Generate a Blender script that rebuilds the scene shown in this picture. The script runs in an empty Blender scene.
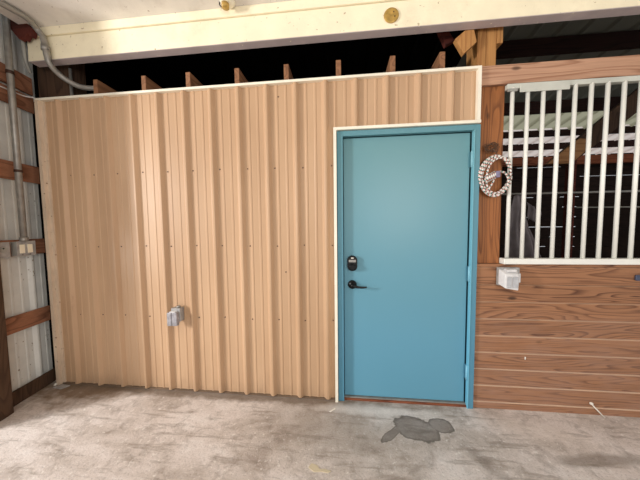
import bpy, bmesh, math, random
from mathutils import Vector, Matrix
random.seed(7)
C = bpy.context.scene.collection
PI = math.pi

# ------------------------------------------------------------------ helpers
def lin(r, g, b):
    f = lambda c: (c/255/12.92) if c/255 <= .04045 else ((c/255+.055)/1.055)**2.4
    return (f(r), f(g), f(b), 1)

def tag(o, label=None, cat=None, group=None, kind=None):
    if label: o['label'] = label
    if cat: o['category'] = cat
    if group: o['group'] = group
    if kind: o['kind'] = kind
    return o

def obj(name, bm, mat, parent=None, smooth=False, bevel=0):
    bmesh.ops.recalc_face_normals(bm, faces=bm.faces)
    me = bpy.data.meshes.new(name); bm.to_mesh(me); bm.free()
    if mat: me.materials.append(mat)
    if smooth:
        for p in me.polygons: p.use_smooth = True
    o = bpy.data.objects.new(name, me); C.objects.link(o)
    if parent:
        o.parent = parent
        o.location = -Vector(parent.location)
    if bevel:
        m = o.modifiers.new('bevel', 'BEVEL'); m.width = bevel; m.segments = 2; m.limit_method = 'ANGLE'; m.angle_limit = math.radians(40)
    return o

def empty(name, loc, label, cat, group=None, kind=None):
    o = bpy.data.objects.new(name, None); C.objects.link(o); o.location = loc
    o.empty_display_size = .05
    return tag(o, label, cat, group, kind)

def box(bm, x0, x1, y0, y1, z0, z1):
    v = [bm.verts.new(p) for p in ((x0,y0,z0),(x1,y0,z0),(x1,y1,z0),(x0,y1,z0),(x0,y0,z1),(x1,y0,z1),(x1,y1,z1),(x0,y1,z1))]
    for f in ((0,3,2,1),(4,5,6,7),(0,1,5,4),(1,2,6,5),(2,3,7,6),(3,0,4,7)):
        bm.faces.new([v[i] for i in f])
    return bm

def B(*a):
    bm = bmesh.new()
    for i in range(0, len(a), 6): box(bm, *a[i:i+6])
    return bm

def hexa(bm, P):
    v = [bm.verts.new(p) for p in P]
    for f in ((0,3,2,1),(4,5,6,7),(0,1,5,4),(1,2,6,5),(2,3,7,6),(3,0,4,7)):
        bm.faces.new([v[i] for i in f])
    return bm

def prism(bm, poly, axis, a, b):
    """extrude 2-D polygon along an axis ('x','y','z') from a to b"""
    def P(p, t):
        return {'x': (t, p[0], p[1]), 'y': (p[0], t, p[1]), 'z': (p[0], p[1], t)}[axis]
    A = [bm.verts.new(P(p, a)) for p in poly]; Bv = [bm.verts.new(P(p, b)) for p in poly]
    n = len(poly)
    bm.faces.new(A); bm.faces.new(Bv[::-1])
    for i in range(n): bm.faces.new((A[i], A[(i+1)%n], Bv[(i+1)%n], Bv[i]))
    return bm

def smoothpath(P, n=8):
    """Catmull-Rom through points"""
    P = [Vector(p) for p in P]; out = []
    for i in range(len(P)-1):
        p0 = P[max(i-1,0)]; p1 = P[i]; p2 = P[i+1]; p3 = P[min(i+2, len(P)-1)]
        for k in range(n):
            t = k/n
            out.append(.5*((2*p1)+(p2-p0)*t+(2*p0-5*p1+4*p2-p3)*t*t+(3*p1-p0-3*p2+p3)*t**3))
    out.append(P[-1]); return out

def tube(bm, P, r, n=10, caps=True, closed=False):
    P = [Vector(p) for p in P]
    uv = bm.loops.layers.uv.verify()
    m = len(P); rings = []; L = [0]
    for i in range(1, m): L.append(L[-1]+(P[i]-P[i-1]).length)
    t0 = (P[1]-P[0]).normalized()
    up = Vector((0,0,1)) if abs(t0.z) < .9 else Vector((0,1,0))
    nrm = (up-t0*up.dot(t0)).normalized()
    for i in range(m):
        t = ((P[(i+1)%m] if closed or i < m-1 else P[i]) - (P[i-1] if closed or i > 0 else P[i])).normalized()
        nrm = (nrm-t*nrm.dot(t)).normalized(); bi = t.cross(nrm)
        rr = r[i] if isinstance(r, (list, tuple)) else r
        rings.append([bm.verts.new(P[i]+rr*(math.cos(2*PI*k/n)*nrm+math.sin(2*PI*k/n)*bi)) for k in range(n)])
    for i in range(m if closed else m-1):
        a, b = rings[i], rings[(i+1)%m]
        for k in range(n):
            f = bm.faces.new((a[k], a[(k+1)%n], b[(k+1)%n], b[k])); f.smooth = True
            l1 = L[i]; l2 = L[i+1] if i < m-1 else L[i]+.01
            for lp, c in zip(f.loops, ((l1,k/n),(l1,(k+1)/n),(l2,(k+1)/n),(l2,k/n))): lp[uv].uv = c
    if caps and not closed:
        bm.faces.new(rings[0][::-1]); bm.faces.new(rings[-1])
    return bm

def lathe(bm, prof, c, axis='y', n=24):
    """prof: list of (r, t); revolve about axis through c"""
    rings = []
    for r, t in prof:
        ring = []
        for k in range(n):
            a = 2*PI*k/n; u, v = r*math.cos(a), r*math.sin(a)
            p = {'y': (c[0]+u, c[1]+t, c[2]+v), 'z': (c[0]+u, c[1]+v, c[2]+t), 'x': (c[0]+t, c[1]+u, c[2]+v)}[axis]
            ring.append(bm.verts.new(p))
        rings.append(ring)
    for i in range(len(rings)-1):
        for k in range(n):
            bm.faces.new((rings[i][k], rings[i][(k+1)%n], rings[i+1][(k+1)%n], rings[i+1][k]))
    bm.faces.new(rings[0]); bm.faces.new(rings[-1][::-1])
    return bm

def rbox2d(x0, x1, z0, z1, r, n=6):
    P = []
    for cx, cz, a0 in ((x1-r,z1-r,0),(x0+r,z1-r,90),(x0+r,z0+r,180),(x1-r,z0+r,270)):
        for k in range(n+1):
            a = math.radians(a0+90*k/n); P.append((cx+r*math.cos(a), cz+r*math.sin(a)))
    return P

# ------------------------------------------------------------------ materials
class NT:
    def __init__(s, name):
        s.m = bpy.data.materials.new(name); s.m.use_nodes = True; s.t = s.m.node_tree
        s.b = s.t.nodes['Principled BSDF']; s.out = s.t.nodes['Material Output']
    def n(s, ty, ins=None, **kw):
        nd = s.t.nodes.new(ty)
        for k, v in kw.items(): setattr(nd, k, v)
        for k, v in (ins or {}).items(): s.set(nd.inputs[k], v)
        return nd
    def set(s, sock, v):
        if hasattr(v, 'is_output') and not isinstance(v, (int, float, tuple)): s.t.links.new(v, sock)
        else: sock.default_value = v
    def math(s, op, a, b=None, c=None):
        nd = s.n('ShaderNodeMath', operation=op); s.set(nd.inputs[0], a)
        if b is not None: s.set(nd.inputs[1], b)
        if c is not None: s.set(nd.inputs[2], c)
        return nd.outputs[0]
    def mix(s, f, a, b, mode='MIX'):
        nd = s.n('ShaderNodeMix', data_type='RGBA', blend_type=mode)
        s.set(nd.inputs[0], f); s.set(nd.inputs[6], a); s.set(nd.inputs[7], b); return nd.outputs[2]
    def ramp(s, f, stops):
        nd = s.n('ShaderNodeValToRGB'); s.set(nd.inputs[0], f); e = nd.color_ramp.elements
        e[0].position, e[0].color = stops[0]; e[1].position, e[1].color = stops[-1]
        for p, c in stops[1:-1]:
            k = e.new(p); k.color = c
        return nd.outputs[0]
    def noise(s, vec, scale, detail=3, rough=.5, dist=0):
        nd = s.n('ShaderNodeTexNoise', {'Scale': scale, 'Detail': detail, 'Roughness': rough, 'Distortion': dist})
        s.set(nd.inputs['Vector'], vec); return nd.outputs[0]
    def coord(s): return s.n('ShaderNodeTexCoord').outputs['Object']
    def mapv(s, vec, sc=(1,1,1), loc=(0,0,0), rot=(0,0,0)):
        nd = s.n('ShaderNodeMapping'); s.set(nd.inputs[0], vec); nd.inputs['Scale'].default_value = sc
        nd.inputs['Location'].default_value = loc; nd.inputs['Rotation'].default_value = rot; return nd.outputs[0]
    def bump(s, h, st, d=.01):
        nd = s.n('ShaderNodeBump', {'Strength': st, 'Distance': d}); s.set(nd.inputs['Height'], h)
        s.t.links.new(nd.outputs[0], s.b.inputs['Normal'])

W1, K0 = (1,1,1,1), (0,0,0,1)

def painted(name, col, rough=.5, var=.06, metal=0, specks=0, speck_col=(90,75,60), spec=.5, bumpst=.05, nscale=6):
    s = NT(name); co = s.coord()
    n1 = s.noise(co, nscale, 4); dark = tuple(c*(1-var*3) for c in col[:3])+(1,)
    c = s.mix(s.ramp(n1, [(.35, K0), (.7, W1)]), dark, col)
    if specks:
        n2 = s.noise(co, 38, 2, .5); c = s.mix(s.ramp(n2, [(.70, K0), (.74, W1)]), c, lin(*speck_col))
        n3 = s.noise(s.mapv(co, (3,3,3)), 1.2, 5, .7); c = s.mix(s.math('MULTIPLY', s.ramp(n3, [(.55, K0), (.75, W1)]), specks), c, lin(*speck_col))
    s.set(s.b.inputs['Base Color'], c); s.b.inputs['Roughness'].default_value = rough
    s.b.inputs['Metallic'].default_value = metal; s.b.inputs['Specular IOR Level'].default_value = spec
    if bumpst: s.bump(s.noise(co, nscale*8, 3), bumpst, .004)
    return s.m

def wood(name, light, dark, axis='x', freq=9, cross=5, along=.5, pitch=None, rough=.65, weather=0, wcol=(150,120,100), knots=True, fine=.35, seam_glint=False):
    """plain-sawn softwood: contour lines of a stretched noise field give cathedral grain"""
    s = NT(name); co = s.coord()
    sp = s.n('ShaderNodeSeparateXYZ'); s.set(sp.inputs[0], co)
    rnd = s.n('ShaderNodeObjectInfo').outputs['Random']
    X, Y, Z = sp.outputs
    L, A, Bc = {'x': (X, Z, Y), 'y': (Y, Z, X), 'z': (Z, X, Y)}[axis]
    off = s.math('MULTIPLY', rnd, 37.)
    if pitch:
        k = s.math('FLOOR', s.math('DIVIDE', s.math('ADD', Z, pitch[1]), pitch[0]))
        off = s.math('ADD', off, s.math('MULTIPLY', k, 5.37))
    cb = s.n('ShaderNodeCombineXYZ')
    s.set(cb.inputs[0], s.math('ADD', s.math('MULTIPLY', L, along), off))
    s.set(cb.inputs[1], s.math('ADD', s.math('MULTIPLY', A, cross), off)); s.set(cb.inputs[2], s.math('MULTIPLY', Bc, cross))
    v = cb.outputs[0]
    fld = s.noise(v, 1.6, 1.5, .4, .15)
    ring = s.math('FRACT', s.math('MULTIPLY', fld, freq*2.2))
    rr = s.ramp(ring, [(0, K0), (.5, (.12,.12,.12,1)), (.88, W1), (1., K0)])
    cb2 = s.n('ShaderNodeCombineXYZ')
    s.set(cb2.inputs[0], s.math('MULTIPLY', L, 4)); s.set(cb2.inputs[1], s.math('MULTIPLY', A, 150)); s.set(cb2.inputs[2], s.math('MULTIPLY', Bc, 150))
    fib = s.noise(cb2.outputs[0], 1, 3, .6)
    c = s.mix(s.math('MULTIPLY', rr, .97), lin(*light), lin(*dark))
    c = s.mix(s.math('MULTIPLY', s.ramp(fib, [(.35, K0), (.7, W1)]), fine), c, lin(*[q*.72 for q in dark]))
    big = s.noise(v, .8, 2)
    c = s.mix(s.ramp(big, [(.3, (0,0,0,1)), (.7, (.35,.35,.35,1))]), c, lin(*[min(255, q*1.12) for q in light]))
    if knots:
        kn = s.n('ShaderNodeTexVoronoi', {'Scale': 1.0}); 
        cb3 = s.n('ShaderNodeCombineXYZ'); s.set(cb3.inputs[0], s.math('ADD', s.math('MULTIPLY', L, 2.2), off)); s.set(cb3.inputs[1], s.math('ADD', s.math('MULTIPLY', A, 5), off)); s.set(cb3.inputs[2], s.math('MULTIPLY', Bc, 2))
        s.set(kn.inputs['Vector'], cb3.outputs[0])
        c = s.mix(s.ramp(kn.outputs['Distance'], [(0, (.9,.9,.9,1)), (.05, (.7,.7,.7,1)), (.09, K0)]), c, lin(*[q*.5 for q in dark]))
    if seam_glint:
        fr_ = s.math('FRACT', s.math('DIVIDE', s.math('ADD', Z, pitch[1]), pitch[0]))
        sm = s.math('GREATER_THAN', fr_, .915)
        c = s.mix(s.math('MULTIPLY', sm, s.ramp(Z, [(0, (.75,.75,.75,1)), (.6, (.5,.5,.5,1)), (.9, (.15,.15,.15,1))])), c, lin(222,190,160))  # pale bevel highlight painted along the top edge of each plank
    if weather:
        w = s.noise(s.mapv(co, (1.2,1.2,5)), 2.5, 5, .7)
        hz = s.ramp(Z, [(0, W1), (.6, (.75,.75,.75,1)), (.82, (.15,.15,.15,1)), (1.0, (.05,.05,.05,1))])
        f = s.math('MULTIPLY', s.math('MULTIPLY', s.ramp(w, [(.3, K0), (.65, W1)]), hz), weather)
        c = s.mix(f, c, lin(*wcol))
    s.set(s.b.inputs['Base Color'], c); s.b.inputs['Roughness'].default_value = rough
    s.b.inputs['Specular IOR Level'].default_value = .3
    s.bump(s.math('ADD', rr, fib), .15, .003)
    return s.m

def plain(name, col, rough=.5, metal=0, spec=.5):
    return painted(name, lin(*col), rough, .03, metal, 0, spec=spec, bumpst=0)

M = {}
# tan ribbed steel
s = NT('tan_steel'); co = s.coord()
n = s.noise(s.mapv(co, (1.5,1.5,.35)), 2.2, 4); c = s.mix(s.ramp(n, [(.35, K0), (.7, W1)]), lin(184,149,116), lin(199,164,130))
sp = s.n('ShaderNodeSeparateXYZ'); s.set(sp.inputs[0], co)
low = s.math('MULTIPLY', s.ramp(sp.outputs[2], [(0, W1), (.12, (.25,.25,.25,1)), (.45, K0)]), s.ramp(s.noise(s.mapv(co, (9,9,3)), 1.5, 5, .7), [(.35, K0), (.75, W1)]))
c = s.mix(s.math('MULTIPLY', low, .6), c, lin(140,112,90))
scuff = s.ramp(s.noise(s.mapv(co, (14,14,2.5)), 1.3, 5, .75), [(.68, K0), (.74, W1)])
c = s.mix(s.math('MULTIPLY', scuff, .25), c, lin(150,115,85))
s.set(s.b.inputs['Base Color'], c); s.b.inputs['Roughness'].default_value = .42; s.b.inputs['Specular IOR Level'].default_value = .35
M['tan'] = s.m
M['cream'] = painted('cream_paint', lin(252,240,208), .6, .03, specks=.25, speck_col=(190,170,135), bumpst=.3)
M['soffit'] = painted('grey_soffit', lin(205,190,188), .7, .05, specks=.3, speck_col=(235,225,200))  # greyer, more lilac tone than the cream beam faces
M['ceil'] = painted('white_ceiling_paint', lin(236,230,222), .65, .04, specks=.35, speck_col=(175,160,150), bumpst=.3)
M['trim'] = painted('cream_trim', lin(244,236,216), .45, .04)
M['trim_tan'] = painted('tan_trim', lin(222,198,172), .45, .06, specks=.25, speck_col=(120,80,50))
M['white_steel'] = painted('white_steel', lin(226,226,220), .45, .05, specks=.12, speck_col=(150,140,125))
M['bar'] = painted('white_bar_paint', lin(240,238,228), .35, .02)
M['rail'] = painted('grey_white_rail', lin(206,206,194), .45, .06)
M['galv'] = painted('galvanised_steel', lin(165,160,152), .42, .08, metal=.45, nscale=20)
M['box_grey'] = painted('grey_box', lin(160,158,150), .5, .06)
M['box_grey2'] = painted('weathered_box', lin(176,172,168), .5, .12, nscale=25)
M['clear'] = painted('frosted_plastic', lin(225,222,220), .3, .06, nscale=25)
M['cover'] = painted('scuffed_grey_cover', lin(176,172,176), .35, .14, nscale=35)
M['plate'] = plain('white_plate', (250,240,215), .35)
M['black'] = painted('black_metal', lin(9,9,9), .38, .03, spec=.3, bumpst=0)
M['screw'] = plain('rusty_screw', (62,36,22), .6)
M['darkgap'] = plain('dark_void', (10,8,7), .95, spec=.1)  # near-black that paints deep shade into hidden spaces and gaps
M['dirt'] = painted('dirt', lin(120,98,78), .95, .1)
M['keys'] = plain('grey_keypad', (170,165,160), .4)
M['brass'] = painted('tarnished_brass', lin(205,165,85), .38, .14, metal=.25, nscale=30, specks=.5, speck_col=(110,85,45))
M['purple'] = painted('steel_clip', lin(150,140,165), .3, .12, metal=.5, nscale=60)
M['wire'] = plain('white_wire', (238,234,228), .4)
M['twine'] = plain('brown_twine', (88,62,44), .9)
M['chip'] = plain('white_chip', (235,228,215), .6)
M['bluegrey'] = plain('blue_grey_steel', (90,95,115), .4, .6)
# door paint; greyer reflection toward the top is painted in
def doorpaint(name, a, b):
    s = NT(name); co = s.coord(); sp = s.n('ShaderNodeSeparateXYZ'); s.set(sp.inputs[0], co)
    n = s.noise(co, 3, 3)
    c = s.mix(s.ramp(s.math('ADD', s.math('DIVIDE', sp.outputs[2], 2.2), s.math('MULTIPLY', n, .1)), [(.25, K0), (.95, W1)]), lin(*a), lin(*b))
    s.set(s.b.inputs['Base Color'], c); s.b.inputs['Roughness'].default_value = .36; s.b.inputs['Specular IOR Level'].default_value = .4
    s.bump(s.noise(co, 60, 2), .04, .002); return s.m
M['door'] = doorpaint('teal_door_paint', (96,152,175), (102,147,153))
M['frame'] = doorpaint('teal_frame_paint', (84,138,162), (92,140,150))
# woods
M['plank'] = wood('stained_pine_planks', (162,114,80), (74,40,26), 'x', 8, 6, .5, (.1285, -.058), weather=.6, wcol=(160,126,108), rough=.5, fine=.35, seam_glint=True)
M['post'] = wood('orange_pine_post', (156,98,54), (92,50,24), 'z', 5, 5, .6, rough=.5)
M['header'] = wood('weathered_pine_header', (190,148,120), (136,90,64), 'x', 4, 6, .5, rough=.7)
M['girt'] = wood('red_brown_girt', (160,110,82), (100,62,44), 'y', 3, 5, .8, rough=.75)
M['oldpost'] = wood('old_brown_post', (84,62,46), (50,34,24), 'z', 4, 6, .8, rough=.8)
M['joist'] = wood('joist_pine', (150,106,74), (104,68,46), 'y', 3, 6, .8, knots=False)
M['upost'] = wood('pale_pine_post', (182,132,78), (138,90,48), 'z', 4, 6, .6)
M['redwood'] = wood('dark_red_wood', (96,44,34), (58,24,18), 'x', 4, 6, .6, rough=.85)
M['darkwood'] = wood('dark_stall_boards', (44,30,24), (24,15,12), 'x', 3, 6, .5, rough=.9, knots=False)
M['purlin'] = wood('dark_purlin', (48,26,20), (26,12,9), 'x', 3, 6, .5, rough=.9, knots=False)
M['plate_wood'] = wood('wall_plate_wood', (140,82,56), (90,46,30), 'x', 3, 6, .5, rough=.9, knots=False)
M['brace'] = wood('lit_brace_wood', (178,130,86), (128,84,50), 'x', 3, 6, .5, rough=.8, knots=False)
M['roofdark'] = plain('dark_roof_steel', (120,122,112), .7)
# translucent roof sheets
def translucent(name, col, amt=.8):
    s = NT(name); tr = s.n('ShaderNodeBsdfTranslucent', {'Color': lin(*col)})
    mx = s.n('ShaderNodeMixShader', {0: amt}); s.b.inputs['Base Color'].default_value = lin(*col); s.b.inputs['Roughness'].default_value = .5
    s.t.links.new(s.b.outputs[0], mx.inputs[1]); s.t.links.new(tr.outputs[0], mx.inputs[2]); s.t.links.new(mx.outputs[0], s.out.inputs[0]); return s.m
M['sky1'] = translucent('greenish_skylight', (190,186,158))
M['sky2'] = translucent('pale_skylight', (255,240,230))
# cloth
s = NT('grey_cloth'); co = s.coord(); n = s.noise(co, 9, 4)
s.set(s.b.inputs['Base Color'], s.mix(n, lin(115,106,108), lin(160,150,150))); s.b.inputs['Roughness'].default_value = .95; s.bump(s.noise(co, 120, 2), .3, .003)
M['cloth'] = s.m
# rope: white braid with red and green flecks
s = NT('flecked_rope'); uv = s.n('ShaderNodeTexCoord').outputs['UV']; sp = s.n('ShaderNodeSeparateXYZ'); s.set(sp.inputs[0], uv)
ph = s.math('ADD', s.math('MULTIPLY', sp.outputs[0], 38.), sp.outputs[1])
fr = s.math('FRACT', ph)
ph2 = s.math('FRACT', s.math('SUBTRACT', s.math('MULTIPLY', sp.outputs[0], 38.), sp.outputs[1]))
c = s.mix(s.math('GREATER_THAN', fr, .64), lin(226,220,212), lin(58,112,100))
c = s.mix(s.math('GREATER_THAN', ph2, .82), c, lin(200,96,84))
s.set(s.b.inputs['Base Color'], c); s.b.inputs['Roughness'].default_value = .8
s.bump(s.math('SINE', s.math('MULTIPLY', ph, 12.)), .4, .002)
M['rope'] = s.m
# concrete floor
s = NT('concrete_floor'); co = s.coord(); sp = s.n('ShaderNodeSeparateXYZ'); s.set(sp.inputs[0], co); X, Y, Z = sp.outputs
rot = s.mapv(co, (1, 1.6, 1), (0,0,0), (0,0,-.5))
n1 = s.noise(rot, 2.0, 6, .62, .6); n2 = s.noise(co, 9, 6, .7, .4); n3 = s.noise(co, 85, 4, .7)
c = s.ramp(n1, [(.30, lin(160,146,135)), (.42, lin(196,184,174)), (.56, lin(214,203,195)), (.75, lin(228,221,215))])
c = s.mix(s.math('MULTIPLY', s.ramp(n2, [(.34, W1), (.50, K0)]), .5), c, lin(128,115,103))
c = s.mix(s.math('MULTIPLY', s.ramp(n3, [(.34, W1), (.46, K0)]), .4), c, lin(112,100,90))
c = s.mix(s.math('MULTIPLY', s.ramp(s.noise(co, 34, 3, .6), [(.60, K0), (.67, W1)]), .6), c, lin(232,226,218))
# trowel streaks
st = s.noise(s.mapv(co, (1.2, 9, 1), (0,0,0), (0,0,.55)), 2.2, 5, .65)
c = s.mix(s.math('MULTIPLY', s.ramp(st, [(.54, K0), (.64, W1)]), .5), c, lin(128,115,102))
def blob(cx, cy, rx, ry, ang, wob, seed, edge=.06):
    v = s.mapv(co, (1,1,1), (0,0,0)); 
    vs = s.n('ShaderNodeVectorMath', operation='SUBTRACT'); s.set(vs.inputs[0], co); vs.inputs[1].default_value = (cx, cy, 0)
    r = s.n('ShaderNodeVectorRotate', {'Angle': ang}, rotation_type='Z_AXIS'); s.set(r.inputs[0], vs.outputs[0])
    m = s.n('ShaderNodeVectorMath', operation='MULTIPLY'); s.set(m.inputs[0], r.outputs[0]); m.inputs[1].default_value = (1/rx, 1/ry, 0)
    ln = s.n('ShaderNodeVectorMath', operation='LENGTH'); s.set(ln.inputs[0], m.outputs[0])
    nn = s.noise(s.mapv(co, (1,1,1), (seed, 0, 0)), 9, 4, .6)
    return s.math('ADD', ln.outputs['Value'], s.math('MULTIPLY', s.math('SUBTRACT', nn, .5), wob))
def soft(d, e0, e1): return s.ramp(d, [(e0, W1), (e1, K0)])
# greyer near the doorway, brown dust by the left corner
c = s.mix(s.math('MULTIPLY', soft(blob(-.05, -.25, .75, .35, .2, 1.2, 3), .3, 1.), .5), c, lin(134,123,110))
c = s.mix(s.math('MULTIPLY', soft(blob(-2.2, -.02, .75, .24, -.15, 1.6, 9), .4, 1.), .85), c, lin(122,98,72))
c = s.mix(s.math('MULTIPLY', soft(blob(-.9, -.03, 2.2, .08, 0, 1.4, 19), .4, 1.), .8), c, lin(112,95,78))
c = s.mix(s.math('MULTIPLY', soft(blob(1.5, -.37, .34, .055, -.12, .9, 5), .5, 1.), .6), c, lin(118,106,94))
c = s.mix(s.math('MULTIPLY', soft(blob(.80, -.42, .20, .06, 1.05, 1.3, 31), .3, 1.), .45), c, lin(118,106,96))
c = s.mix(s.math('MULTIPLY', soft(blob(.2, -.09, .55, .07, 0, 1.2, 41), .3, 1.), .6), c, lin(226,218,210))
c = s.mix(s.math('MULTIPLY', soft(blob(1.3, -.2, .45, .12, .2, 1.1, 25), .3, 1.), .35), c, lin(220,208,196))
d1 = blob(.48, -.235, .15, .10, .35, .95, 13); d2 = blob(.66, -.195, .085, .068, .3, .8, 14)
d = s.math('MINIMUM', d1, d2)
d = s.math('MINIMUM', d, blob(.31, -.29, .12, .03, -.75, 1.1, 15))
c = s.mix(s.math('MULTIPLY', s.ramp(d, [(.75, (.72,.72,.72,1)), (.92, W1), (1.0, K0)]), .9), c, lin(94,86,78))
s.set(s.b.inputs['Base Color'], c); s.b.inputs['Roughness'].default_value = .75; s.b.inputs['Specular IOR Level'].default_value = .3
s.bump(s.math('ADD', n3, s.math('MULTIPLY', n2, 2.)), .4, .006)
M['floor'] = s.m

# ------------------------------------------------------------------ setting
KK = .181; q = math.hypot(1, KK); DV = Vector((-KK/q, 1/q, 0)); NV = Vector((1/q, KK/q, 0)); O0 = Vector((-2.672, 0, 0))
def LP(s_, n_, z_): return O0 + DV*s_ + NV*n_ + Vector((0,0,z_))
def lbox(bm, s0, s1, n0, n1, z0, z1):
    return hexa(bm, [LP(s0,n0,z0), LP(s0,n1,z0), LP(s1,n1,z0), LP(s1,n0,z0), LP(s0,n0,z1), LP(s0,n1,z1), LP(s1,n1,z1), LP(s1,n0,z1)])
def LB(*a):
    bm = bmesh.new()
    for i in range(0, len(a), 6): lbox(bm, *a[i:i+6])
    return bm

tag(obj('floor', B(-7, 7, -6, 6, -.12, 0), M['floor']), 'worn beige concrete floor with a dark stain below the door', 'floor', kind='structure')
tag(obj('ceiling', B(-2.44, 4.6, -4.2, -.086, 3.0, 3.05), M['ceil']), 'white painted ceiling in front of the cream beam', 'ceiling', kind='structure')

# ribbed profile sheets
def rib_profile(x0, x1, c0, pitch, h=.019, minor=True):
    P = [(x0, 0)]
    k = math.floor((x0-c0)/pitch)
    while True:
        c = c0 + k*pitch; k += 1
        if c-.03 > x1: break
        pts = [(c-.031,0),(c-.0085,h*.93),(c-.005,h),(c+.006,h),(c+.010,h*.93),(c+.028,0)]
        if minor:
            for m in (.345, .655):
                mc = c+pitch*m; pts += [(mc-.011,0),(mc-.006,.0032),(mc+.006,.0032),(mc+.011,0)]
        for p in pts:
            if x0+.001 < p[0] < x1-.001: P.append(p)
    P.append((x1, 0)); return P
def sheet(bm, P, z0, z1, f):
    a = [bm.verts.new(f(x, h, z0)) for x, h in P]; b = [bm.verts.new(f(x, h, z1)) for x, h in P]
    for i in range(len(P)-1): bm.faces.new((a[i], a[i+1], b[i+1], b[i]))
bm = bmesh.new()
fb = lambda x, h, z: (x, -h, z)
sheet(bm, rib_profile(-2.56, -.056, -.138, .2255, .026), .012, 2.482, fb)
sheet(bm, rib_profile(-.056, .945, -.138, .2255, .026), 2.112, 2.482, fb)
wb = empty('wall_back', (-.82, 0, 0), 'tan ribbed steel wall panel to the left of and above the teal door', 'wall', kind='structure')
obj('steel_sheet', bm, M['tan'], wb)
obj('backing_board', B(-2.59, -.06, .004, .018, 0, 2.48, -.06, .95, .004, .018, 2.115, 2.48), M['darkgap'], wb)
# trims of the panel
obj('top_trim', B(-2.58, .953, -.030, .02, 2.476, 2.494), M['trim'], wb)
obj('corner_trim', B(-2.577, -2.545, -.036, .012, .0, 2.476, -2.545, -2.52, -.012, .0, .0, 2.476), M['trim_tan'], wb)
obj('side_trim', B(.931, .953, -.03, .012, 2.128, 2.476), M['trim'], wb)
obj('door_trim', B(-.078, -.056, -.034, .01, 0.0, 2.128, -.056, .955, -.034, .01, 2.108, 2.128), M['trim'], wb)
obj('base_dirt', B(-2.58, -.08, -.012, .004, 0, .012), M['dirt'], wb)
sx = [-2.539,-2.326,-2.107,-1.888,-1.733,-1.66,-1.435,-1.213,-.989,-.837,-.757,-.534,-.313,-.09]
scr = bmesh.new(); lathe(scr, [(.0052,0),(.0052,-.002),(.0038,-.0045),(.0012,-.005)], (0,0,0), 'y', 8)
s0 = None
sx_extra = [(-.466,1.034),(-.826,.378),(-.50,2.39)]
for z in (.647, 1.246, 1.853):
    for x in sx:
        if s0 is None:
            s0 = obj('screw', scr, M['screw'], wb, True); o = s0
        else:
            o = s0.copy(); C.objects.link(o); o.parent = wb
        o.location = Vector((x+random.uniform(-.004,.004), .0, z+random.uniform(-.006,.006)))-wb.location

for x, z in sx_extra:
    o = s0.copy(); C.objects.link(o); o.parent = wb; o.location = Vector((x, 0, z))-wb.location

# left wall
wl = empty('wall_left', O0, 'white ribbed steel side wall behind brown wooden girts', 'wall', kind='structure')
bm = bmesh.new()
sheet(bm, [(a, b*.8) for a, b in rib_profile(-.62, .07, -.30, .2286)], .0, 3.4, lambda x, h, z: LP(x, -.022+h, z))
obj('steel_sheet', bm, M['white_steel'], wl)
obj('inner_sheet', LB(.07, 3.75, -.03, -.02, 0, 3.4), M['darkgap'], wl)  # near-black colour stands in for the darkness behind the panel
obj('shadow_edge', LB(.022, .06, -.006, .002, 0, 2.50), M['darkgap'], wl)  # dark strip painted in for the narrow shadow beside the corner trim
for i, (z0, z1, lb) in enumerate(((.575,.708,'lowest brown girt on the left wall, below the outlet boxes'), (1.185,1.315,'brown girt on the left wall carrying the outlet boxes'),
        (1.795,1.94,'brown girt on the left wall crossed by the upright conduit, third from the floor'), (2.395,2.525,'brown girt on the left wall just below the white cable'),
        (2.545,2.688,'topmost brown girt on the left wall, above the white cable'))):
    gname = tag(obj('wall_girt', LB(-.5, .021, -.004, 0.012, z0, z1), M['girt'], bevel=.002), lb, 'girt', 'girts across the left wall')
tag(obj('baseboard_left', LB(-.5, .021, -.004, .014, 0, .115), M['oldpost'], bevel=.003), 'dark brown skirt board along the foot of the left wall', 'skirt board', kind='structure')
tag(obj('wall_post', LB(-.52, -.372, 0.0005, .088, 0, 2.95), M['oldpost'], bevel=.003), 'dark weathered wooden post cut off by the left edge', 'post')

# wood plank stall wall
bm = bmesh.new(); zs = [-.0, .058, .1865, .315, .4435, .572, .7005, .829, .9575, 1.086]
for a, b in zip(zs[:-1], zs[1:]):
    prism(bm, [(0.022,a),(.001,a),(0,a+.002),(0,b-.009),(.007,b-.001),(.022,b-.001)], 'x', .966, 3.4)
box(bm, .966, 3.4, -.004, .045, 1.087, 1.107)
wr = empty('wall_right', (2.2, 0, 0), 'horizontal stained wood plank stall wall below the white bars', 'wall', kind='structure')
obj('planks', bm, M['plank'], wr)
obj('plank_backing', B(.966, 3.4, .023, .045, 0, 1.085), M['darkwood'], wr)

# post right of the door
tag(obj('door_post', B(.966, 1.136, .0225+.024, .19, 0, 1.086, .966, 1.136, .02, .19, 1.108, 2.374), M['post'], bevel=.003), 'orange stained wooden post between the teal door and the stall bars', 'post')
# header board
tag(obj('header_board', B(.955, 3.4, -.003, .036, 2.375, 2.505), M['header'], bevel=.002), 'pale weathered wooden header board above the white stall bars', 'beam')
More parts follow.
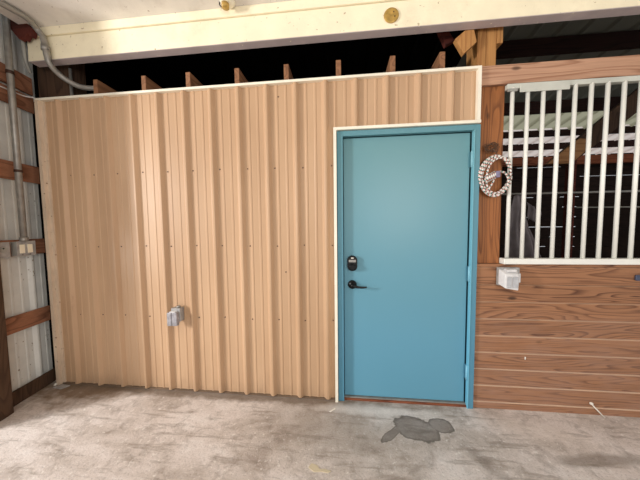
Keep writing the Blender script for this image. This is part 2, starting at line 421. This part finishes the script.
# upper post
up = empty('upper_post', (.97, .1, 2.38), 'pale wooden post reaching the beam above the right end of the tan panel', 'post')
obj('post_board', B(.955, 1.012, .04, .2, 2.38, 2.9), M['upost'], up, bevel=.003)
obj('post_board', B(1.014, 1.085, .045, .2, 2.38, 2.9), M['upost'], up, bevel=.003)
tag(obj('wood_block', B(1.087, 1.125, .04, .16, 2.68, 2.9), M['upost'], bevel=.002), 'small wood block beside the top of the upper post', 'block')
bm = bmesh.new()
prism(bm, [(.785,2.705),(.845,2.60),(.931,2.675),(.91,2.757),(.85,2.757)], 'y', .0, .038)
tag(obj('knee_brace', bm, M['upost'], bevel=.002), 'short tilted wooden brace against the upper post under the beam', 'brace')
bm = bmesh.new()
prism(bm, [(.70,2.9),(.76,2.9),(.83,2.78),(.77,2.75)], 'y', .12, .16)
tag(obj('wood_cleat', bm, M['redwood']), 'dark wood cleat behind the tilted brace', 'block')

# beam
bmn = empty('ceiling_beam', (1, -.035, 2.742), 'long cream painted beam running above the panel and stall', 'beam')
obj('face_board', B(-2.548, 4.6, -.072, -.034, 2.762, 2.936), M['cream'], bmn, bevel=.003)
obj('rear_board', B(-2.548, 4.6, -.033, -.004, 2.764, 2.98), M['cream'], bmn)
obj('soffit_strip', B(-2.546, 4.6, -.070, -.002, 2.758, 2.7615), M['soffit'], bmn)
obj('upper_board', B(-2.5, 4.6, -.085, -.034, 2.938, 3.06), M['cream'], bmn, bevel=.002)

# brass disc on the beam
mz = 2.842
dsc = empty('round_knockout', (.33, -.074, mz), 'tarnished gold round disc fixed to the cream beam', 'disc')
bm = bmesh.new(); lathe(bm, [(.049,0),(.051,-.004),(.049,-.008),(.042,-.0095),(.01,-.008)], (.33,-.0725,mz), 'y', 32); obj('disc', bm, M['brass'], dsc, True)
for a, b in ((.345, .018), (.352, -.012)):
    bm = bmesh.new(); lathe(bm, [(.004,0),(.004,-.003)], (a,-.082,mz+b), 'y', 10); obj('rivet', bm, M['screw'], dsc)
tag(obj('paint_patch', B(.278, .385, -.0865, -.0855, 2.94, 3.0), M['ceil']), 'greyer paint patch on the beam above the gold disc', 'paint patch')
# lamp holder at the ceiling edge
lh = empty('lamp_holder', (-.82, -.11, 3.0), 'small amber and white ceiling fitting above the cream beam', 'light fitting')
bm = bmesh.new(); lathe(bm, [(.05,.0),(.052,-.012),(.045,-.022),(.02,-.024)], (-.815,-.14,3.0), 'z', 24); obj('base', bm, M['trim'], lh, True)
bm = bmesh.new(); lathe(bm, [(.026,.0),(.026,-.03),(.018,-.036)], (-.83,-.14,2.98), 'z', 16); obj('socket', bm, M['brass'], lh, True)
bm = bmesh.new(); tube(bm, smoothpath([(-.875,-.13,3.0),(-.878,-.13,2.985),(-.868,-.13,2.972),(-.85,-.13,2.966)],4), .004, 6); obj('wire', bm, M['black'], lh)

# joists
jl = ['first joist end from the left, beside the bent conduit', 'second joist end from the left above the tan panel', 'third joist end from the left above the tan panel',
      'fourth joist end from the left above the tan panel', 'fifth joist end from the left, midway along the tan panel', 'joist end above the left edge of the teal door frame',
      'joist end above the middle of the teal door', 'last joist end on the right, beside the tilted brace']
j0 = None
for i, x in enumerate([-2.064,-1.627,-1.241,-.833,-.438,-.038,.36,.709]):
    if j0 is None:
        bm = B(-.019, .019, 0, 3.2, 2.42, 2.640); j0 = obj('ceiling_joist', bm, M['joist'], bevel=.002); o = j0
    else:
        o = j0.copy(); C.objects.link(o)
    o.location = (x, .021, 0); tag(o, 'wooden '+jl[i], 'joist', 'joists above the tan panel')

# interior behind
ds = [('backing_wall', B(-3.3, 2.0, 3.64, 3.7, 0, 3.0), 'dark rear wall behind the panel room', 'wall'),
      ('partition_wall', B(1.0, 1.03, .2, 3.6, 0, 2.36), 'dark partition at the left side of the stall', 'wall'),
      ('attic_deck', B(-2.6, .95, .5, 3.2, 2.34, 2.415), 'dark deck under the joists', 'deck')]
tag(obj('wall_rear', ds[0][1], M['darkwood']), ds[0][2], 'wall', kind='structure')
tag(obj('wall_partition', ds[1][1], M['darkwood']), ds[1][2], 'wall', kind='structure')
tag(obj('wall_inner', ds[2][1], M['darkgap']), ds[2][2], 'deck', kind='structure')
# brown corner board behind left end of the beam
tag(obj('corner_post', B(-2.66, -2.35, .06, .2, 0, 3.1), M['oldpost'], bevel=.003), 'dark brown wooden corner post behind the left end of the panel', 'post')

# roof
def rz(y): return 3.42-.17*y
def roof(y0, y1, mat, x0, x1, lift=0, rh=.022):
    bm = bmesh.new(); P = rib_profile(x0, x1, 0.05, .2286, rh, False)
    a = [bm.verts.new((x, y0, rz(y0)-h+lift)) for x, h in P]; b = [bm.verts.new((x, y1, rz(y1)-h+lift)) for x, h in P]
    for i in range(len(P)-1): bm.faces.new((a[i], a[i+1], b[i+1], b[i]))
    return bm, mat
rt = empty('ceiling_stall', (2, 1.8, 3), 'ribbed dark metal roof over the stall with pale translucent rear sheets', 'roof', kind='structure')
obj('dark_sheet', roof(-.03, 1.9, 0, 1.3, 7.5)[0], M['roofdark'], rt)
obj('dark_sheet', roof(-.03, 3.75, 0, -3.4, 1.3)[0], M['darkgap'], rt)  # roof over the panel room, its shade painted as near-black
obj('translucent_sheet', roof(1.9, 2.6, 0, 1.3, 7.5, 0, .04)[0], M['sky1'], rt)
obj('translucent_sheet', roof(2.6, 3.8, 0, 1.3, 7.5, 0, .035)[0], M['sky2'], rt)
# boards closing the roof edge behind the beam
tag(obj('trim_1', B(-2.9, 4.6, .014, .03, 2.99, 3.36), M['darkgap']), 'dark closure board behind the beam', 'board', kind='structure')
pl = ['dark purlin under the roof nearest the beam', 'dark purlin in front of the pale roof sheets', 'dark purlin crossing the pale roof sheets', 'thin dark purlin low on the pale roof sheets']
for (y, h), lb in zip(((.86,.15),(1.84,.16),(2.60,.10),(3.06,.11)), pl):
    z = rz(y)-.026
    tag(obj('roof_purlin', B(1.3, 7.4, y, y+.04, z-h, z), M['purlin']), lb, 'purlin', 'purlins under the stall roof')
tag(obj('wall_plate', B(1.5, 7.4, 3.52, 3.6, 2.58, 2.74), M['plate_wood']), 'reddish wall plate on top of the slatted rear stall wall', 'beam')
# slatted back wall with light showing through the gaps
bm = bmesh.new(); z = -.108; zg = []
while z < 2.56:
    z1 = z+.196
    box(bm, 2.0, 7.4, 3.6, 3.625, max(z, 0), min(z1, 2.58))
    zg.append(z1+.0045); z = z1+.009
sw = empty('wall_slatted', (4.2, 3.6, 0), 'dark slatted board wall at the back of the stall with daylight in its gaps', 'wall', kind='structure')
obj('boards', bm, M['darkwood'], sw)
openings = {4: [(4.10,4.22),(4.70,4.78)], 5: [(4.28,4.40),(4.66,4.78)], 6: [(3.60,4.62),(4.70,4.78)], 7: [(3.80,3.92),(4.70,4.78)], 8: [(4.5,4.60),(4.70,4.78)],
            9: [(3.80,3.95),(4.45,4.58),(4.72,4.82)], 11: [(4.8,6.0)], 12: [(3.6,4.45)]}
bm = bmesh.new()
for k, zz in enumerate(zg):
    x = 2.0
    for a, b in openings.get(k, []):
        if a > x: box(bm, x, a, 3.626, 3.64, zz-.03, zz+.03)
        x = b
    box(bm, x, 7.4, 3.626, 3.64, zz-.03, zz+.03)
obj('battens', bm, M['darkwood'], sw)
tag(obj('wall_stallside', B(6.9, 7.0, 0, 3.6, 0, 3.3), M['darkwood']), 'dark far side wall of the stall', 'wall', kind='structure')
# post + brace inside the stall
tag(obj('stall_post', B(2.83, 2.90, 1.50, 1.57, 0, 2.30), M['redwood']), 'thin dark red post standing inside the stall', 'post')
bm = bmesh.new(); prism(bm, [(2.51,2.13),(2.80,2.13),(3.51,2.73),(3.86,3.03),(3.54,3.03)], 'y', 1.45, 1.50)
tag(obj('stall_brace', bm, M['oldpost'], bevel=.003), 'long diagonal wooden brace rising to the right inside the stall', 'brace')  # dark wood colour paints the shaded part of the brace
bm = bmesh.new(); prism(bm, [(2.49,2.13),(2.77,2.13),(2.98,2.33),(2.93,2.41),(2.84,2.42)], 'y', 1.41, 1.449)
tag(obj('brace_lit_end', bm, M['brace'], bevel=.002), 'lit lower end of the diagonal brace, painted as a pale piece', 'brace')  # pale tan paints the light falling on the brace's lower end
# pipes in the stall
bm = bmesh.new(); tube(bm, [(1.06,1.66,1.80),(3.8,.95,1.72)], .012, 10); tag(obj('pipe_rail', bm, M['galv']), 'dull grey pipe rail crossing the dark stall', 'rail')
bm = bmesh.new(); tube(bm, [(2.4,.90,1.56),(3.8,.72,1.535)], .007, 8); tag(obj('lower_pipe_rail', bm, M['box_grey']), 'faint thin rail below the grey pipe in the stall', 'rail')

# hanging grey cloth
bm = bmesh.new(); nu, nv = 26, 22; g = []
for j in range(nv+1):
    t = j/nv; row = []
    z = 1.755 - t*.80
    cx = 2.16 + .02*t + .16*max(0, t-.45); w = .055 + .06*min(1, t*3) + .17*max(0, t-.45)
    for i in range(nu+1):
        u = i/nu*2-1
        row.append(bm.verts.new((cx+u*w+.012*math.sin(t*9+u*3), 1.38+.035*math.sin(u*8+t*2)*(.3+t), z - .03*u*u + .02*math.sin(u*5)*t)))
    g.append(row)
for j in range(nv):
    for i in range(nu): bm.faces.new((g[j][i], g[j][i+1], g[j+1][i+1], g[j+1][i]))
bl = empty('hanging_blanket', (2.1, 1.38, 1.76), 'grey cloth blanket hanging inside the stall behind the first bars', 'blanket')
o = obj('cloth', bm, M['cloth'], bl, True); m = o.modifiers.new('s', 'SOLIDIFY'); m.thickness = .006
bm = bmesh.new(); nu = 12; g = []
for j in range(9):
    t = j/8; row = [bm.verts.new((2.25+.03*t+(i/nu)*(.13-.03*t)+.01*math.sin(t*6), 1.36+.03*math.sin(i*.9), 1.66-t*.22-.1*(i/nu)*(1-t)+.02*math.sin(i))) for i in range(nu+1)]
    g.append(row)
for j in range(8):
    for i in range(nu): bm.faces.new((g[j][i], g[j][i+1], g[j+1][i+1], g[j+1][i]))
o = obj('folded_corner', bm, M['cloth'], bl, True); m = o.modifiers.new('s', 'SOLIDIFY'); m.thickness = .006

# ------------------------------------------------------------------ stall grille
gr = empty('stall_grille', (1.8, -.02, 1.108), 'white steel bar grille in the stall opening', 'grille')
obj('top_rail', B(1.138, 3.36, -.006, .03, 2.338, 2.372), M['rail'], gr, bevel=.003)
obj('rail_plate', B(1.215, 1.53, -.012, -.0065, 2.308, 2.368), M['rail'], gr, bevel=.002)
obj('bottom_rail', B(1.138, 3.36, -.030, .03, 1.1085, 1.149), M['bar'], gr, bevel=.004)
bm = bmesh.new(); tube(bm, [(1.176,.004,1.149),(1.176,.004,2.345)], .0125, 14)
b0 = obj('bar', bm, M['bar'], gr)
for i in range(1, 22):
    o = b0.copy(); C.objects.link(o); o.parent = gr; o.location = Vector((.1*i, 0, 0)) - gr.location
obj('latch_pin', B(1.15, 1.20, -.028, -.012, 1.1495, 1.155), M['box_grey'], gr)
obj('end_bracket', B(1.138, 1.20, -.010, .0, 2.318, 2.337), M['box_grey'], gr)

# ------------------------------------------------------------------ door
dr = empty('door_1', (.45, 0, 0), 'teal painted steel door with black lever and keypad deadbolt', 'door', kind='structure')
bm = bmesh.new()
def jamb(bm, xo, xi, z0, z1):  # outer face, rabbet
    a, b = min(xo, xi), max(xo, xi)
    box(bm, a, b, -.012, .018, z0, z1)
box(bm, -.052, -.008, -.016, .018, 0, 2.105)
box(bm, -.052, -.014, .018, .09, 0, 2.10)
box(bm, .926, .964, -.016, .018, 0, 2.105)
box(bm, .936, .960, .018, .09, 0, 2.10)
box(bm, -.008, .926, -.016, .018, 2.066, 2.105)
box(bm, -.014, .936, .018, .09, 2.072, 2.10)
obj('door_frame', bm, M['frame'], dr, bevel=.0025)
obj('door_stop', B(.920, .9255, -.020, .016, .0, 2.066), doorpaint('teal_edge_highlight', (110,180,205), (120,175,185)), dr, bevel=.001)  # lighter teal paints the highlight along the hinge-side rabbet
obj('door_leaf', B(-.004, .914, .024, .066, .026, 2.062), M['door'], dr, bevel=.002)
obj('frame_gap', B(-.02, .934, .0665, .0665+.02, 0, 2.075), M['darkgap'], dr)
obj('threshold', B(-.012, .925, -.004, .066, 0, .014), M['plate_wood'], dr, bevel=.003)
obj('sill_strip', B(-.008, .922, .006, .07, .0145, .022), M['galv'], dr, bevel=.001)
for i, z in enumerate((.275, 1.03, 1.868)):
    bm = bmesh.new(); tube(bm, [(.917, -.001, z-.057), (.917, -.001, z+.057)], .0075, 10)
    for k in range(1, 4): tube(bm, [(.917,-.001,z-.057+k*.0285-.001),(.917,-.001,z-.057+k*.0285+.001)], .0078, 10)
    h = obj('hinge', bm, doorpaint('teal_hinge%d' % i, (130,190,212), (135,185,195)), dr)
    bm = B(.905, .918, .0185, .0238, z-.055, z+.055); lf = obj('hinge_leaf', bm, M['frame'], None); lf.parent = h; lf.location = (0,0,0)
# deadbolt
db = obj('deadbolt', prism(bmesh.new(), rbox2d(.022, .098, 1.046, 1.166, .037), 'y', .0235, -.004), M['black'], dr, bevel=.004)
def sub(name, bm, mat, par, **k):
    o = obj(name, bm, mat, None, **k); o.parent = par; return o
sub('keypad', prism(bmesh.new(), rbox2d(.033,.087,1.116,1.134,.004), 'y', -.004, -.007), M['keys'], db)
sub('logo_plate', prism(bmesh.new(), rbox2d(.050,.070,1.144,1.152,.003), 'y', -.004, -.006), M['chip'], db)
bm = bmesh.new()
for r_ in range(2):
    for c_ in range(5): box(bm, .0345+c_*.0112, .0425+c_*.0112, -.0085, -.007, 1.118+r_*.008, 1.1235+r_*.008)
sub('keys', bm, M['box_grey'], db)
bm = bmesh.new(); lathe(bm, [(.024,0),(.024,-.012),(.018,-.018),(.006,-.018)], (.061,-.004,1.078), 'y', 24); sub('cylinder', bm, M['black'], db, smooth=False)
# lever
lv = obj('lever_handle', lathe(bmesh.new(), [(.034,.0),(.034,-.010),(.028,-.016),(.013,-.018),(.011,-.045),(.013,-.055),(.002,-.056)], (.06,.0235,.936), 'y', 28), M['black'], dr, True)
bm = bmesh.new(); tube(bm, smoothpath([(.058,-.024,.936),(.08,-.027,.931),(.11,-.026,.925),(.14,-.024,.923),(.168,-.022,.925)], 5), [.0115]*4+[.0095]*6+[.008]*6+[.007]*5, 12)
sub('grip', bm, M['black'], lv)
# strike edge
obj('strike_plate', B(-.0085, -.005, -.004, .016, .89, .95), M['black'], dr)
obj('leaf_shadow_gap', B(-.0125, -.0045, .03, .06, .03, 2.06), M['darkgap'], dr)

# ------------------------------------------------------------------ outlet boxes on walls
ob = empty('outlet_box', (-1.40, -.05, .69), 'grey weatherproof outlet box with flip cover on the tan ribbed panel', 'outlet box')
obj('back_box', B(-1.425, -1.345, -.055, -.004, .625, .735), M['box_grey2'], ob, bevel=.004)
obj('conduit_hub', tube(bmesh.new(), [(-1.375,-.028,.735),(-1.375,-.028,.75)], .014, 12), M['galv'], ob)
obj('cover', B(-1.437, -1.397, -.092, -.0555, .60, .71, -1.395, -1.352, -.090, -.0555, .60, .71), M['cover'], ob, bevel=.006)
obj('cover_hinge', B(-1.42, -1.37, -.082, -.05, .7055, .716), M['clear'], ob, bevel=.002)
wp = empty('weatherproof_box', (1.19, -.05, 1.0), 'frosted white outlet box on the wood planks beneath the stall bars', 'outlet box')
obj('back_box', B(1.105, 1.245, -.03, -.001, .955, 1.085), M['box_grey2'], wp, bevel=.003)
bm = bmesh.new()
hexa(bm, [(1.118,-.085,.945),(1.205,-.085,.93),(1.225,-.0305,.955),(1.10,-.0305,.965),(1.118,-.085,1.045),(1.205,-.085,1.045),(1.225,-.0305,1.075),(1.10,-.0305,1.075)])
obj('cover', bm, M['clear'], wp, bevel=.007)
obj('cover_panel', B(1.128, 1.157, -.089, -.0855, .95, 1.03, 1.163, 1.198, -.089, -.0855, .95, 1.03), painted('clear_grey', lin(196,196,198), .25, .1, nscale=30), wp, bevel=.002)
obj('cover_hinge', B(1.135, 1.195, -.075, -.035, 1.0605, 1.079), M['clear'], wp, bevel=.002)
obj('latch_tab', B(1.228, 1.243, -.045, -.031, .98, 1.045), M['clear'], wp, bevel=.002)

# left wall switch boxes
sb = empty('outlet_box', LP(-.17,0,1.25), 'grey two-gang box with two white outlets at the foot of the upright conduit', 'outlet box')
obj('box_body', LB(-.235, -.105, .0005, .055, 1.188, 1.30), M['box_grey'], sb, bevel=.003)
obj('cover_plate', LB(-.238, -.102, .0555, .060, 1.185, 1.303), M['box_grey2'], sb, bevel=.002)
for a in (-.203, -.147):
    obj('receptacle', LB(a-.018, a+.018, .0605, .064, 1.207, 1.276), M['plate'], sb, bevel=.001)
    obj('cover_screw', LB(a-.003, a+.003, .0605, .063, 1.192, 1.198), M['screw'], sb)
sb2 = empty('socket_box', LP(-.33,0,1.25), 'grey single socket box at the left edge, nearest the dark post', 'outlet box')
obj('box_body', LB(-.366, -.285, .0005, .055, 1.188, 1.30), M['box_grey'], sb2, bevel=.003)
obj('cover_plate', LB(-.369, -.282, .0555, .060, 1.185, 1.303), M['box_grey2'], sb2, bevel=.002)
def lcyl(s_, z_, r, n0, n1, k=14):
    return tube(bmesh.new(), [LP(s_, n0, z_), LP(s_, n1, z_)], r, k)
obj('socket', lcyl(-.326, 1.245, .022, .0605, .063), M['box_grey'], sb2)
obj('slot', lcyl(-.326, 1.255, .006, .0635, .0645, 8), M['black'], sb2)

# conduits
R_ = .0205
cd = empty('upright_conduit', LP(-.17,.03,1.31), 'grey metal conduit rising straight up the left wall from the outlet box', 'conduit')
obj('pipe', tube(bmesh.new(), [LP(-.19,.066,1.303), LP(-.19,.066,2.3), LP(-.19,.07,3.2)], R_, 14), M['galv'], cd)
obj('connector', tube(bmesh.new(), [LP(-.19,.066,1.303), LP(-.19,.066,1.335)], .026, 14), M['galv'], cd)
obj('strap', LB(-.245, -.135, .0005, .004, 2.555, 2.585)if 0 else tube(bmesh.new(), [LP(-.19,.067,2.60), LP(-.19,.067,2.625)], .0235, 14), M['screw'], cd)
obj('strap', tube(bmesh.new(), [LP(-.19,.066,1.85), LP(-.19,.066,1.87)], .0235, 14), M['screw'], cd)
path = [(-2.47,-.75,2.972),(-2.40,-.42,2.972),(-2.365,-.30,2.972),(-2.35,-.20,2.972),(-2.372,-.13,2.955),(-2.352,-.108,2.905),(-2.335,-.108,2.83),(-2.325,-.108,2.76),(-2.325,-.09,2.705),(-2.318,-.02,2.655),(-2.25,.03,2.61),(-2.17,.05,2.593),(-2.09,.06,2.59)]
bc = empty('bent_conduit', (-2.35,-.1,2.83), 'grey metal conduit bending from the ceiling down over the beam to the joists', 'conduit')
obj('pipe', tube(bmesh.new(), smoothpath(path, 8), .0205, 14), M['galv'], bc)
obj('coupling', tube(bmesh.new(), [(-2.337,-.108,2.80),(-2.334,-.108,2.84)], .026, 14), M['galv'], bc)
obj('coupling_screw', B(-2.312,-2.298,-.116,-.104,2.805,2.815), M['galv'], bc)
tag(obj('thin_conduit', tube(bmesh.new(), [(-2.318,.045,0.0),(-2.318,.045,2.76)], .011, 10), M['galv']), 'thin upright pipe behind the panel top at the left corner', 'conduit')
tag(obj('white_cable', tube(bmesh.new(), smoothpath([LP(-.5,.018,2.47),LP(-.33,.018,2.488),LP(-.2,.018,2.495),LP(-.06,.018,2.505),(-2.585,-.03,2.50)],6), .0048, 8), M['wire']), 'thin white cable stapled along the upper left wall to the panel corner', 'cable')

# red brown rafter end
bm = bmesh.new()
prism(bm, [(-2.687, 3.16),(-2.61, 3.10), (-2.53, 3.06), (-2.453, 2.998), (-2.415, 2.962), (-2.422, 2.93),(-2.435,2.904),(-2.45,2.93), (-2.472, 2.915), (-2.493, 2.887),(-2.51,2.91), (-2.537, 2.892), (-2.57, 2.931), (-2.618, 2.99), (-2.667, 3.05)], 'y', -.13, -.09)
tag(obj('rafter_end', bm, M['redwood'], bevel=.003), 'dark red splintered rafter end at the upper left corner', 'rafter')
bm = bmesh.new(); tube(bm, smoothpath([(-2.56,-.085,2.96),(-2.565,-.085,2.86),(-2.575,-.07,2.76),(-2.60,-.03,2.70)],5), .012, 8)
tag(obj('corner_cable', bm, M['box_grey']), 'grey cable hanging down the left end of the cream beam', 'cable')
tag(obj('trim_2', B(-2.53, -2.441, -4.2, -.09, 3.0, 3.05), M['ceil']), 'pale board strip along the left edge of the ceiling', 'board', kind='structure')
tag(obj('trim_3', B(-3.3, -2.531, -4.2, .0, 3.3, 3.34), M['darkwood']), 'dark board closing the ceiling corner', 'board', kind='structure')

# ------------------------------------------------------------------ rope coil
rp = empty('rope_coil', (1.055, -.01, 1.92), 'coiled white lead rope with red and green flecks hanging on the post', 'rope')
def loop(cx, cz, rx, rz_, y, ph=0, a0=0, a1=2*PI, tilt=0, n=40, wob=.004):
    P = []
    for k in range(n+1):
        a = a0+(a1-a0)*k/n
        x = rx*math.cos(a)+wob*math.sin(3*a+ph); z = rz_*math.sin(a)+wob*math.cos(2*a+ph)
        P.append((cx+x*math.cos(tilt)-z*math.sin(tilt), y+.004*math.sin(2*a+ph), cz+x*math.sin(tilt)+z*math.cos(tilt)))
    return P
bm = bmesh.new(); r = .0072
tube(bm, loop(1.068, 1.742, .098, .142, -.020, 0, tilt=-.10)[:-1], r, 8, closed=True)
tube(bm, loop(1.074, 1.742, .088, .130, -.018, 1.3, tilt=-.16)[:-1], r, 8, closed=True)
tube(bm, loop(1.066, 1.736, .104, .140, -.020, 2.6, tilt=-.02)[:-1], r, 8, closed=True)
tube(bm, loop(1.080, 1.738, .080, .124, -.030, 4.0, tilt=-.2)[:-1], r*.9, 8, closed=True)
obj('rope_loops', bm, M['rope'], rp)
bm = bmesh.new(); tube(bm, smoothpath([(.972,-.04,1.69),(1.01,-.045,1.735),(1.06,-.045,1.76),(1.11,-.045,1.755),(1.14,-.042,1.71),(1.135,-.04,1.66),(1.105,-.036,1.615)],7), r, 8)
obj('inner_turn', bm, M['rope'], rp)
bm = bmesh.new(); tube(bm, smoothpath([(1.055,-.045,1.745),(1.04,-.04,1.69),(1.02,-.036,1.65),(1.01,-.03,1.61)],6), r*.8, 8)
obj('rope_tail', bm, M['rope'], rp)
bm = bmesh.new()
for k in range(5):
    cx, cz = .998+.013*k, 1.716+.006*k
    P = [(cx+.006*math.cos(a)*.5, -.038+.020*math.cos(a), cz+.021*math.sin(a)) for a in [2*PI*i/12 for i in range(12)]]
    tube(bm, P, .0075, 8, closed=True)
obj('wrapped_knot', bm, M['rope'], rp)
obj('steel_clip', prism(bmesh.new(), rbox2d(1.045,1.075,1.72,1.765,.008), 'y', -.066, -.03), M['purple'], rp, bevel=.004)
bm = bmesh.new(); tube(bm, smoothpath([(1.062,-.012,1.872),(1.068,-.02,1.895),(1.062,-.012,1.915),(1.05,-.005,1.93)],5), .004, 6)
obj('hanging_string', bm, M['twine'], rp)
# twine snarl on nail
bm = bmesh.new(); random.seed(5); P = []
for k in range(30):
    a = k*1.9+random.random(); rr = .020+.024*random.random()
    P.append((1.048+rr*1.35*math.cos(a), .006-.018*random.random(), 1.942+rr*math.sin(a)))
tube(bm, smoothpath(P, 5), .0018, 5)
tn = empty('nail_twine', (1.048, 0, 1.94), 'brown tangle of twine on a nail above the coiled rope', 'twine')
obj('twine', bm, M['twine'], tn)
obj('nail', tube(bmesh.new(), [(1.048,.02,1.945),(1.048,-.018,1.95)], .003, 8), M['screw'], tn)

# ------------------------------------------------------------------ small things
st = empty('white_stick', (1.85,-.02,0), 'short white round-headed stick leaning at the foot of the plank wall', 'stick')
obj('shaft', tube(bmesh.new(), [(1.772,-.006,.092),(1.845,-.030,.006)], .0042, 8), M['chip'], st)
bm = bmesh.new(); lathe(bm, [(.002,-.009),(.009,-.006),(.011,0),(.009,.006),(.002,.009)], (1.771,-.0125,.094), 'z', 12); obj('head', bm, M['chip'], st, True)
tag(obj('white_chip', B(1.319, 1.327, -.006, -.0005, .397, .417), M['chip'], bevel=.002), 'tiny white plug stuck in the plank wall beside the door', 'plug')
tag(obj('metal_bracket', prism(bmesh.new(), rbox2d(2.005,2.06,.995,1.035,.008), 'y', -.001, -.012), M['bluegrey'], bevel=.002), 'small blue-grey metal bracket on the top plank at the right edge', 'bracket')
tag(obj('floor_tile', hexa(bmesh.new(), [(-2.56,-.075,0),(-2.47,-.085,0),(-2.44,-.035,0),(-2.53,-.03,0),(-2.56,-.075,.008),(-2.47,-.085,.008),(-2.44,-.035,.008),(-2.53,-.03,.008)]), M['box_grey2'], bevel=.002), 'flat grey scrap piece on the floor at the left panel corner', 'scrap')
bm = bmesh.new(); bmesh.ops.create_icosphere(bm, subdivisions=2, radius=.011, matrix=Matrix.Translation((-2.572,-.046,.013)))
for v in bm.verts: v.co += Vector((random.uniform(-.003,.003),)*3)
tag(obj('pebble', bm, M['chip'], smooth=True), 'small white pebble against the left panel corner trim', 'pebble')
bm = bmesh.new(); hexa(bm, [(-.122,-.135,0),(-.112,-.14,0),(-.075,-.105,0),(-.082,-.098,0),(-.122,-.135,.004),(-.112,-.14,.004),(-.075,-.105,.004),(-.082,-.098,.004)])
tag(obj('wood_splinter', bm, M['chip'], bevel=.001), 'pale splinter on the floor below the white door trim', 'splinter')
bm = bmesh.new(); P = [(-.215,-.565),(-.18,-.588),(-.14,-.582),(-.10,-.586),(-.085,-.575),(-.12,-.566),(-.15,-.570),(-.165,-.55),(-.20,-.54)]
prism(bm, P, 'z', 0, .004); tag(obj('leaf_scrap', bm, plain('pale_leaf', (205,190,160), .8)), 'pale dry leaf scrap on the floor at the bottom of the picture', 'leaf')

# ------------------------------------------------------------------ lights / world
w = bpy.data.worlds.new('world'); bpy.context.scene.world = w; w.use_nodes = True
bg = w.node_tree.nodes['Background']; bg.inputs[0].default_value = (.93, .96, 1, 1); bg.inputs[1].default_value = .74
def area(name, loc, target, size, power, col, sy=None):
    l = bpy.data.lights.new(name, 'AREA'); l.energy = power; l.size = size; l.color = col
    if sy: l.shape = 'RECTANGLE'; l.size_y = sy
    o = bpy.data.objects.new(name, l); C.objects.link(o); o.location = loc
    o.rotation_euler = (Vector(target)-Vector(loc)).to_track_quat('-Z', 'Y').to_euler(); return o
area('daylight_opening', (-6.0, -3.0, 2.3), (-.3, 0, 1.3), .5, 315, (1, .985, .97), .9)
area('front_fill', (1.3, -4.2, 1.9), (-.4, 0, 1.5), 1.6, 58, (1, .96, .9))
area('floor_patch', (-3.4, -1.3, 1.0), (-2.25, -.75, 0), .3, 14, (.95, .97, 1))

# ------------------------------------------------------------------ camera
cam = bpy.data.cameras.new('camera'); co_ = bpy.data.objects.new('camera', cam); C.objects.link(co_)
cam.sensor_width = 36; cam.lens = 240/640*36; cam.clip_start = .01
R3 = [[0.99496876,-0.10003936,0.00541201],[0.09953739,0.99322269,0.06000825],[-0.01137852,-0.05916764,0.99818321]]
mat = Matrix(((R3[0][0],R3[0][2],-R3[0][1],-0.00228748),(R3[1][0],R3[1][2],-R3[1][1],-1.86137477),(R3[2][0],R3[2][2],-R3[2][1],1.39987742),(0,0,0,1)))
co_.matrix_world = mat
bpy.context.scene.camera = co_
vs = bpy.context.scene.view_settings; vs.view_transform = 'Standard'; vs.look = 'None'; vs.exposure = 0; vs.gamma = 1
